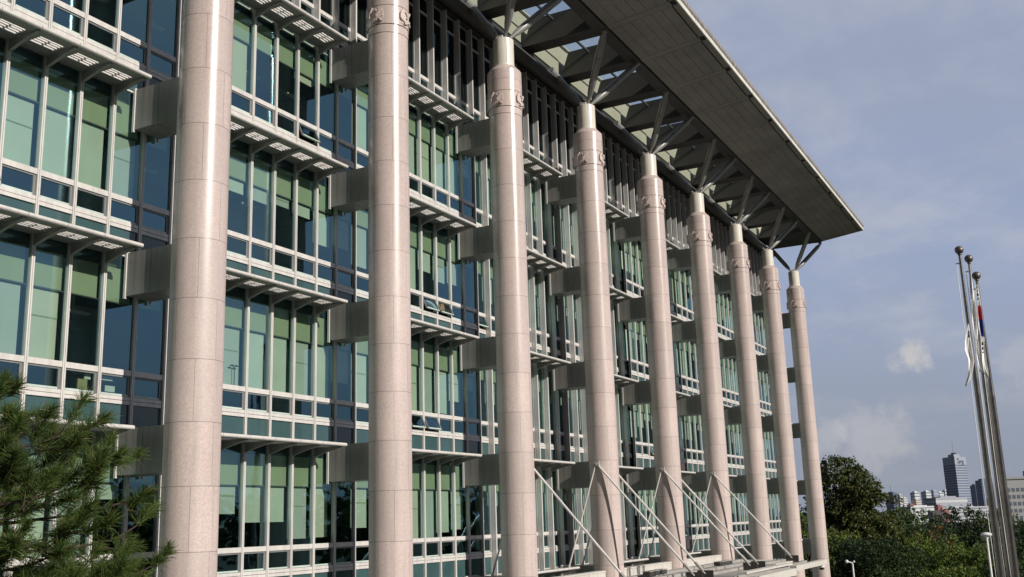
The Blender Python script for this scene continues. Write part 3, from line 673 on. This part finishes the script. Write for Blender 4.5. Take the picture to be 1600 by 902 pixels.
# ------------------------------------------------------------------ pine in the left foreground
def pine():
    rr = random.Random(21)
    base = at(-190, 800, 11.5); t = thing('pine_tree', (base.x, base.y, GROUND), 'long-needled pine reaching into the lower left corner in front of the facade', 'tree')
    off = Vector((base.x, base.y, GROUND))
    tk = MB(); tk.tube([(0, 0, 0), (.05, 0, 3), (0, .05, 6), (.02, 0, 9.2)], [.2, .16, .11, .04], 'pine_bark', 10)
    br_ = MB(); nd = MB()
    def tuft(p, d, s):
        d = d.normalized()
        for _ in range(26):
            v = (d*rr.uniform(.35, 1.0)+rv(rr)*.75).normalized(); ln = s*rr.uniform(.7, 1.1); w = v.orthogonal().normalized(); w.rotate(Matrix.Rotation(rr.uniform(0, 6.3), 3, v)); w *= .0026
            st = p+rv(rr)*.02-d*rr.uniform(0, .06); mid = st+v*ln*.55; tip = st+v*ln+Vector((0, 0, -.018*rr.random()))
            nd.face([st-w, st+w, mid+w, tip, mid-w], 'needle')
    def branch(pts, r0_, depth, nsub, dens):
        pts = [Vector(p) for p in pts]; n = len(pts)
        br_.tube(pts, [r0_*(1-.8*i/(n-1)) for i in range(n)], 'pine_bark', 6)
        def pt(f):
            f *= n-1; i = min(int(f), n-2); return pts[i].lerp(pts[i+1], f-i), (pts[i+1]-pts[i]).normalized()
        if depth > 0:
            Lb = sum((pts[i+1]-pts[i]).length for i in range(n-1))
            for k in range(nsub):
                f = .25+.72*(k+rr.random())/nsub; p, d = pt(f)
                sd = (d*.8+rv(rr)*.75+Vector((0, 0, .22))).normalized(); ln = Lb*(.34-.17*f)*rr.uniform(.75, 1.25)
                branch([p, p+sd*ln*.5+Vector((0, 0, -.02)), p+sd*ln+Vector((0, 0, .06*ln))], r0_*.35, depth-1, max(2, int(nsub*.5)), dens)
            f0 = .55
        else: f0 = .3
        m = int(dens*(3 if depth == 0 else 4))
        for k in range(m):
            p, d = pt(f0+(1-f0)*(k+1)/m); tuft(p, (d+rv(rr)*.5), rr.uniform(.13, .20))
    # (trunk height px y, tip px, tip py, tip distance)
    limbs = [(560, 62, 598, 11.0), (600, 25, 612, 10.4), (620, 92, 640, 11.6), (640, 168, 660, 11.0), (660, 120, 690, 10.2), (690, 228, 712, 11.6), (720, 190, 742, 10.6), (740, 236, 775, 11.2),
             (760, 130, 770, 10.0), (780, 244, 828, 11.8), (800, 180, 815, 10.3), (830, 150, 850, 10.8), (850, 272, 884, 11.2), (870, 215, 895, 10.4), (890, 120, 905, 10.2), (700, 70, 720, 10.0), (750, 60, 780, 11.8), (820, 70, 840, 10.1), (900, 230, 925, 11.0), (680, 150, 715, 11.9), (735, 110, 745, 11.5)]
    for py, tx, ty, td in limbs:
        s0 = at(-190, py+60, 11.5); s0 = Vector((base.x, base.y, s0.z)); e = at(tx-44, ty+10, td)
        mid = s0.lerp(e, .5)+Vector((0, 0, -.16)); m2 = s0.lerp(e, .8)+Vector((0, 0, -.10))
        branch([s0-off, mid-off, m2-off, e-off], .028, 2, 5, 1.0)
    tk.build('trunk', t); br_.build('branches', t); nd.build('needles', t)
pine()

# ------------------------------------------------------------------ things on the window sills
def sill_item(mb, name, x, z, label, cat, y=19.66): tag(mb.build(name, None, (x, y, z)), label, cat)
q = MB(); q.lathe([(.05, 0), (.075, .16), (.08, .17)], 'pot', 14)
rr = random.Random(4)
for _ in range(60): leaf(q, Vector((0, 0, .26))+rv(rr)*.13, .05, rr, 'leaf_lime')
sill_item(q, 'potted_plant', 13.75, 3.2, 'small leafy plant in a pale pot on the window sill above the pine', 'plant')
q = MB(); q.box(-.24, .24, 0, .04, .0, .05, 'card'); q.box(-.06, .2, -.02, .02, .05, .28, 'card'); q.box(.12, .3, -.01, .03, .29, .42, 'paper')
sill_item(q, 'paper_stack', 16.0, 3.2, 'brown folders and paper heaped on the sill above the pine', 'papers')
q = MB(); q.box(-.1, .42, 0, .02, .32, .41, 'paper'); q.box(.2, .48, -.02, .0, .06, .2, 'paper')
sill_item(q, 'notice', 16.5, 3.2, 'white notices behind the pane beside the shadow of the first column', 'notice')
q = MB(); q.prism([(0, 0, 0), (.22, 0, 0), (.26, 0, -.28), (.12, 0, -.22), (.0, 0, -.3)], (0, -.02, 0), (0, .04, 0), 'orange_cloth')
sill_item(q, 'orange_cloth', 31.25, 7.83, 'orange cloth hanging in an opened window between second and third columns', 'cloth', 19.56)
# palm-shaped plant in front of a blind
q = MB(); q.tube([(0, 0, 0), (.01, 0, .25), (-.01, 0, .5)], .012, 'leaf_dark', 6)
for k in range(9):
    a = k*.7; d = Vector((math.cos(a), .25*math.sin(a), .35)); q.face([Vector((0, 0, .5)), Vector((0, 0, .5))+d*.09+Vector((0, 0, .03)), Vector((0, 0, .5))+d*.2+Vector((0, 0, -.05)), Vector((0, 0, .5))+d*.1+Vector((0, 0, -.02))], 'leaf_dark')
sill_item(q, 'palm_plant', 20.85, 3.8, 'small dark palm plant in front of a green blind right of the first column', 'plant', 19.58)

# ------------------------------------------------------------------ far city
def block(name, xs, ytop, d, label, body, band=None, nfl=8, bandmat='far_window', cap_=None, base_y=None, near=None, group=None):
    """xs: picture columns of left edge, near corner and right edge"""
    xl, xm, xr = xs; dn = near or d
    C0 = at(xm, 780, dn); A = at(xl, 780, d*1.02 if xm != xl else d); B = at(xr, 780, d*1.02 if xm != xr else d)
    if xm in (xl, xr):
        ax = (B-A); ax.z = 0; nrm = Vector((ax.y, -ax.x, 0)).normalized()
        if nrm.dot(fwd) < 0: nrm = -nrm
        poly = [A, B, B+nrm*ax.length*.5, A+nrm*ax.length*.5]
    else: poly = [A, C0, B, A+B-C0]
    zt = at((xl+xr)/2, ytop, d).z; zb = GROUND
    ctr = sum(poly, Vector())/4; ctr.z = zb
    t = thing(name, ctr, label, 'building', group)
    P2 = [Vector((p.x-ctr.x, p.y-ctr.y, 0)) for p in poly]
    H = zt-zb
    q = MB(); q.prism(P2, (0, 0, 0), (0, 0, H), body); q.build('wall', t)
    if band:
        for k in range(nfl):
            q = MB(); h0 = H*(k+.35)/nfl*(cap_ or 1); h1 = H*(k+.35+band)/nfl*(cap_ or 1)
            q.prism([p*1.006 for p in P2], (0, 0, h0), (0, 0, h1), bandmat); q.build('window_band', t)
    rq = MB(); rq.prism([p*.5 for p in P2], (0, 0, H), (0, 0, H+H*.05), body); rq.build('roof', t)
    return t, P2, H
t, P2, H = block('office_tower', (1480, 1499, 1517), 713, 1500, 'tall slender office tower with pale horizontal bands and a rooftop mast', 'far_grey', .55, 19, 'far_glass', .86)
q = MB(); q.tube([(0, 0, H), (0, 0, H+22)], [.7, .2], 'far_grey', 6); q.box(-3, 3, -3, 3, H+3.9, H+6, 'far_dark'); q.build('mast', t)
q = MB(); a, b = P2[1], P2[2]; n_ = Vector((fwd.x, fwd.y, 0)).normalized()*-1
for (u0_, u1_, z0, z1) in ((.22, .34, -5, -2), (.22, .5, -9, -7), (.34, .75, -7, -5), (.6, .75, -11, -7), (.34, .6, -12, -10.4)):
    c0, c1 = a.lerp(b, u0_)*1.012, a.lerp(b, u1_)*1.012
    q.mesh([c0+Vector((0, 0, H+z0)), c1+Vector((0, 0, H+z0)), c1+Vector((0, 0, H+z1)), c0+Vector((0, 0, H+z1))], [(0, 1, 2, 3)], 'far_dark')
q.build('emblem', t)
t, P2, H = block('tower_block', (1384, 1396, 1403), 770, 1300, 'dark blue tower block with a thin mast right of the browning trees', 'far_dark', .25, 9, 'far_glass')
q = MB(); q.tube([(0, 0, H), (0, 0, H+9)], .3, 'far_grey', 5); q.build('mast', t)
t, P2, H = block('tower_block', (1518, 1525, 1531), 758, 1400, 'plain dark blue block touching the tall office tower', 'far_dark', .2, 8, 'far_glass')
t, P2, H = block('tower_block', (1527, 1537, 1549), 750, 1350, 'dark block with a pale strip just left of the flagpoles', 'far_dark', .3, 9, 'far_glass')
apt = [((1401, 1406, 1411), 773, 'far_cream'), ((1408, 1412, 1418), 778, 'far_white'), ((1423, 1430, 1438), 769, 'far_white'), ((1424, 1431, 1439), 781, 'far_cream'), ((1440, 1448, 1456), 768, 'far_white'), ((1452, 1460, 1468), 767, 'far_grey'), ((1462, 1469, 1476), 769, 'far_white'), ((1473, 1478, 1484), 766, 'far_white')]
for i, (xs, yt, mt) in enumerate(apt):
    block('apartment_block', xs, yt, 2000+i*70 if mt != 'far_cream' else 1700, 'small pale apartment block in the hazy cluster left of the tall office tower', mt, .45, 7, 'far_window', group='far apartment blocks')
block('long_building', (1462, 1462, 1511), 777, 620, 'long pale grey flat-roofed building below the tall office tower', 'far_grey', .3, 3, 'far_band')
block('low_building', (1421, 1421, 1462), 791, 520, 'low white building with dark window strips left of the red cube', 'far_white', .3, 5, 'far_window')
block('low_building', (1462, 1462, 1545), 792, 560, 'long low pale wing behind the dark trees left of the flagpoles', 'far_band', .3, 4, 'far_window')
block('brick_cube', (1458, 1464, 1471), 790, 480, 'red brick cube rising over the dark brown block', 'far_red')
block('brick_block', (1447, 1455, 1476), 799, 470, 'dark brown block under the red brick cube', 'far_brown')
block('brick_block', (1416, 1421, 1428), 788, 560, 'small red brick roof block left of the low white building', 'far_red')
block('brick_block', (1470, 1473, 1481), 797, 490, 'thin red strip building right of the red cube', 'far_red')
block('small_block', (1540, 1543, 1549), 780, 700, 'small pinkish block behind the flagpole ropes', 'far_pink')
# white office block at the right edge with a grid of windows
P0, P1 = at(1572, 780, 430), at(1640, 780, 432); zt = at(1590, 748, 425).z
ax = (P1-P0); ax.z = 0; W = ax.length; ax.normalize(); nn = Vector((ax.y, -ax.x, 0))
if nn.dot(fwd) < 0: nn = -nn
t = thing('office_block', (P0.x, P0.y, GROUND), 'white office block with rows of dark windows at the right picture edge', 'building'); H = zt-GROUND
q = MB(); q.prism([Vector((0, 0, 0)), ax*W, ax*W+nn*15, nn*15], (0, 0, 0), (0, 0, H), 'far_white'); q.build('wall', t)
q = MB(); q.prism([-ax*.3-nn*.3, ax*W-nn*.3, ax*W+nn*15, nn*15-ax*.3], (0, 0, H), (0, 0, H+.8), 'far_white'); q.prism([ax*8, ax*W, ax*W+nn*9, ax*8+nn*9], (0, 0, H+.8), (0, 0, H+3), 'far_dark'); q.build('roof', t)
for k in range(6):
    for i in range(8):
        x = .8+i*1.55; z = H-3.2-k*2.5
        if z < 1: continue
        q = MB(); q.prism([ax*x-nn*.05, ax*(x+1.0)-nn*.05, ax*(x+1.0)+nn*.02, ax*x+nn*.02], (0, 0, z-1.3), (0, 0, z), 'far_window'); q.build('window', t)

# ------------------------------------------------------------------ light
SUN_AZ = 10.0; SUN_EL = 25.2
sd = Vector((-math.sin(R(SUN_AZ))*math.cos(R(SUN_EL)), -math.cos(R(SUN_AZ))*math.cos(R(SUN_EL)), math.sin(R(SUN_EL))))
sun_d = bpy.data.lights.new('sun', 'SUN'); sun = bpy.data.objects.new('sun', sun_d); col.objects.link(sun)
sun_d.energy = 5.0; sun_d.angle = R(.5); sun_d.color = (1, .94, .86)
sun.rotation_euler = (-sd).to_track_quat('-Z', 'Y').to_euler(); sun.location = (0, -30, 40)
w = bpy.data.worlds.new('World'); scene.world = w; w.use_nodes = True
nt = w.node_tree; nt.nodes.clear()
out = nt.nodes.new('ShaderNodeOutputWorld'); bg = nt.nodes.new('ShaderNodeBackground')
sky = nt.nodes.new('ShaderNodeTexSky'); sky.sky_type = 'NISHITA'; sky.sun_disc = False
sky.sun_elevation = R(SUN_EL); sky.sun_rotation = math.atan2(sd.x, sd.y); sky.air_density = 1.0; sky.dust_density = 1.2; sky.ozone_density = 1.2
tc = N(nt, 'ShaderNodeTexCoord').outputs['Generated']
sp_ = N(nt, 'ShaderNodeSeparateXYZ'); nt.links.new(tc, sp_.inputs[0])
zz = math_n(nt, 'ADD', math_n(nt, 'MAXIMUM', sp_.outputs[2], 0), .22)
cb = N(nt, 'ShaderNodeCombineXYZ'); nt.links.new(math_n(nt, 'DIVIDE', sp_.outputs[0], zz), cb.inputs[0]); nt.links.new(math_n(nt, 'DIVIDE', sp_.outputs[1], zz), cb.inputs[1])
n1 = noise(nt, cb.outputs[0], 2.6, 8, .58)
n0 = noise(nt, cb.outputs[0], 1.1, 6, .6)
skyg = N(nt, 'ShaderNodeMapRange'); skyg.inputs['From Min'].default_value = .38; skyg.inputs['From Max'].default_value = .66; skyg.inputs['To Max'].default_value = .6; nt.links.new(n0, skyg.inputs['Value'])
mr = N(nt, 'ShaderNodeMapRange'); mr.interpolation_type = 'SMOOTHSTEP'; mr.inputs['From Min'].default_value = .44; mr.inputs['From Max'].default_value = .74; mr.inputs['To Max'].default_value = .7; nt.links.new(n1, mr.inputs['Value'])
SK = .10
skyc = mixc(nt, .85, sky.outputs[0], (3.45, 4.05, 5.75))
skyc = mixc(nt, skyg.outputs[0], skyc, (3.3, 3.65, 4.6))
cl = mixc(nt, mr.outputs[0], skyc, (5.0, 5.2, 5.9))
# hazy horizon
hz = N(nt, 'ShaderNodeMapRange'); hz.interpolation_type = 'SMOOTHSTEP'; hz.inputs['From Min'].default_value = 0; hz.inputs['From Max'].default_value = .22; hz.inputs['To Min'].default_value = .75; hz.inputs['To Max'].default_value = 0
nt.links.new(sp_.outputs[2], hz.inputs['Value'])
cl = mixc(nt, hz.outputs[0], cl, (2.7, 3.0, 3.6))
# cumulus puffs low over the city
pf = at(1420, 560, 100).normalized()
def puff(cx, cy, rad, amt, cl):
    v = at(cx, cy, 100).normalized()
    vm = N(nt, 'ShaderNodeVectorMath'); vm.operation = 'DISTANCE'; nt.links.new(tc, vm.inputs[0]); vm.inputs[1].default_value = v
    n2 = noise(nt, tc, 34, 6, .6)
    dd = math_n(nt, 'ADD', math_n(nt, 'DIVIDE', vm.outputs['Value'], rad), math_n(nt, 'MULTIPLY', math_n(nt, 'SUBTRACT', n2, .5), 2.2))
    m = N(nt, 'ShaderNodeMapRange'); m.interpolation_type = 'SMOOTHSTEP'; m.inputs['From Min'].default_value = 1.0; m.inputs['From Max'].default_value = .35; m.inputs['To Max'].default_value = amt; nt.links.new(dd, m.inputs['Value'])
    return mixc(nt, m.outputs[0], cl, (5.9, 5.7, 5.6))
cl = puff(1424, 558, .022, .8, cl); cl = puff(1370, 682, .035, .35, cl); cl = puff(1290, 688, .022, .35, cl); cl = puff(1590, 560, .03, .25, cl)
# added dimming of the sky away from the view, cuts fill light on the facade
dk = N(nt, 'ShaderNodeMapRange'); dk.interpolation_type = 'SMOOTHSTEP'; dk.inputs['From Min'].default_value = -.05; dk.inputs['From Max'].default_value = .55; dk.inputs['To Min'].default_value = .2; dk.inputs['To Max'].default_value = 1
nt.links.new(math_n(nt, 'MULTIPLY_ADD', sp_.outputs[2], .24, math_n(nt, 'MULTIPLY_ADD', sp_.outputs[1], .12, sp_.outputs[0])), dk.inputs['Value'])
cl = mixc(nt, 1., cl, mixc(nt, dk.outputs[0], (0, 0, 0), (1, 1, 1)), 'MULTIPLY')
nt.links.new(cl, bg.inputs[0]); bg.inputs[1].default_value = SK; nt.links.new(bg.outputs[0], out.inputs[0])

scene.render.engine = 'CYCLES'
scene.view_settings.view_transform = 'Standard'; scene.view_settings.look = 'None'; scene.view_settings.exposure = 0; scene.view_settings.gamma = 1
scene.cycles.max_bounces = 10; scene.cycles.transparent_max_bounces = 16; scene.cycles.diffuse_bounces = 4; scene.cycles.glossy_bounces = 4
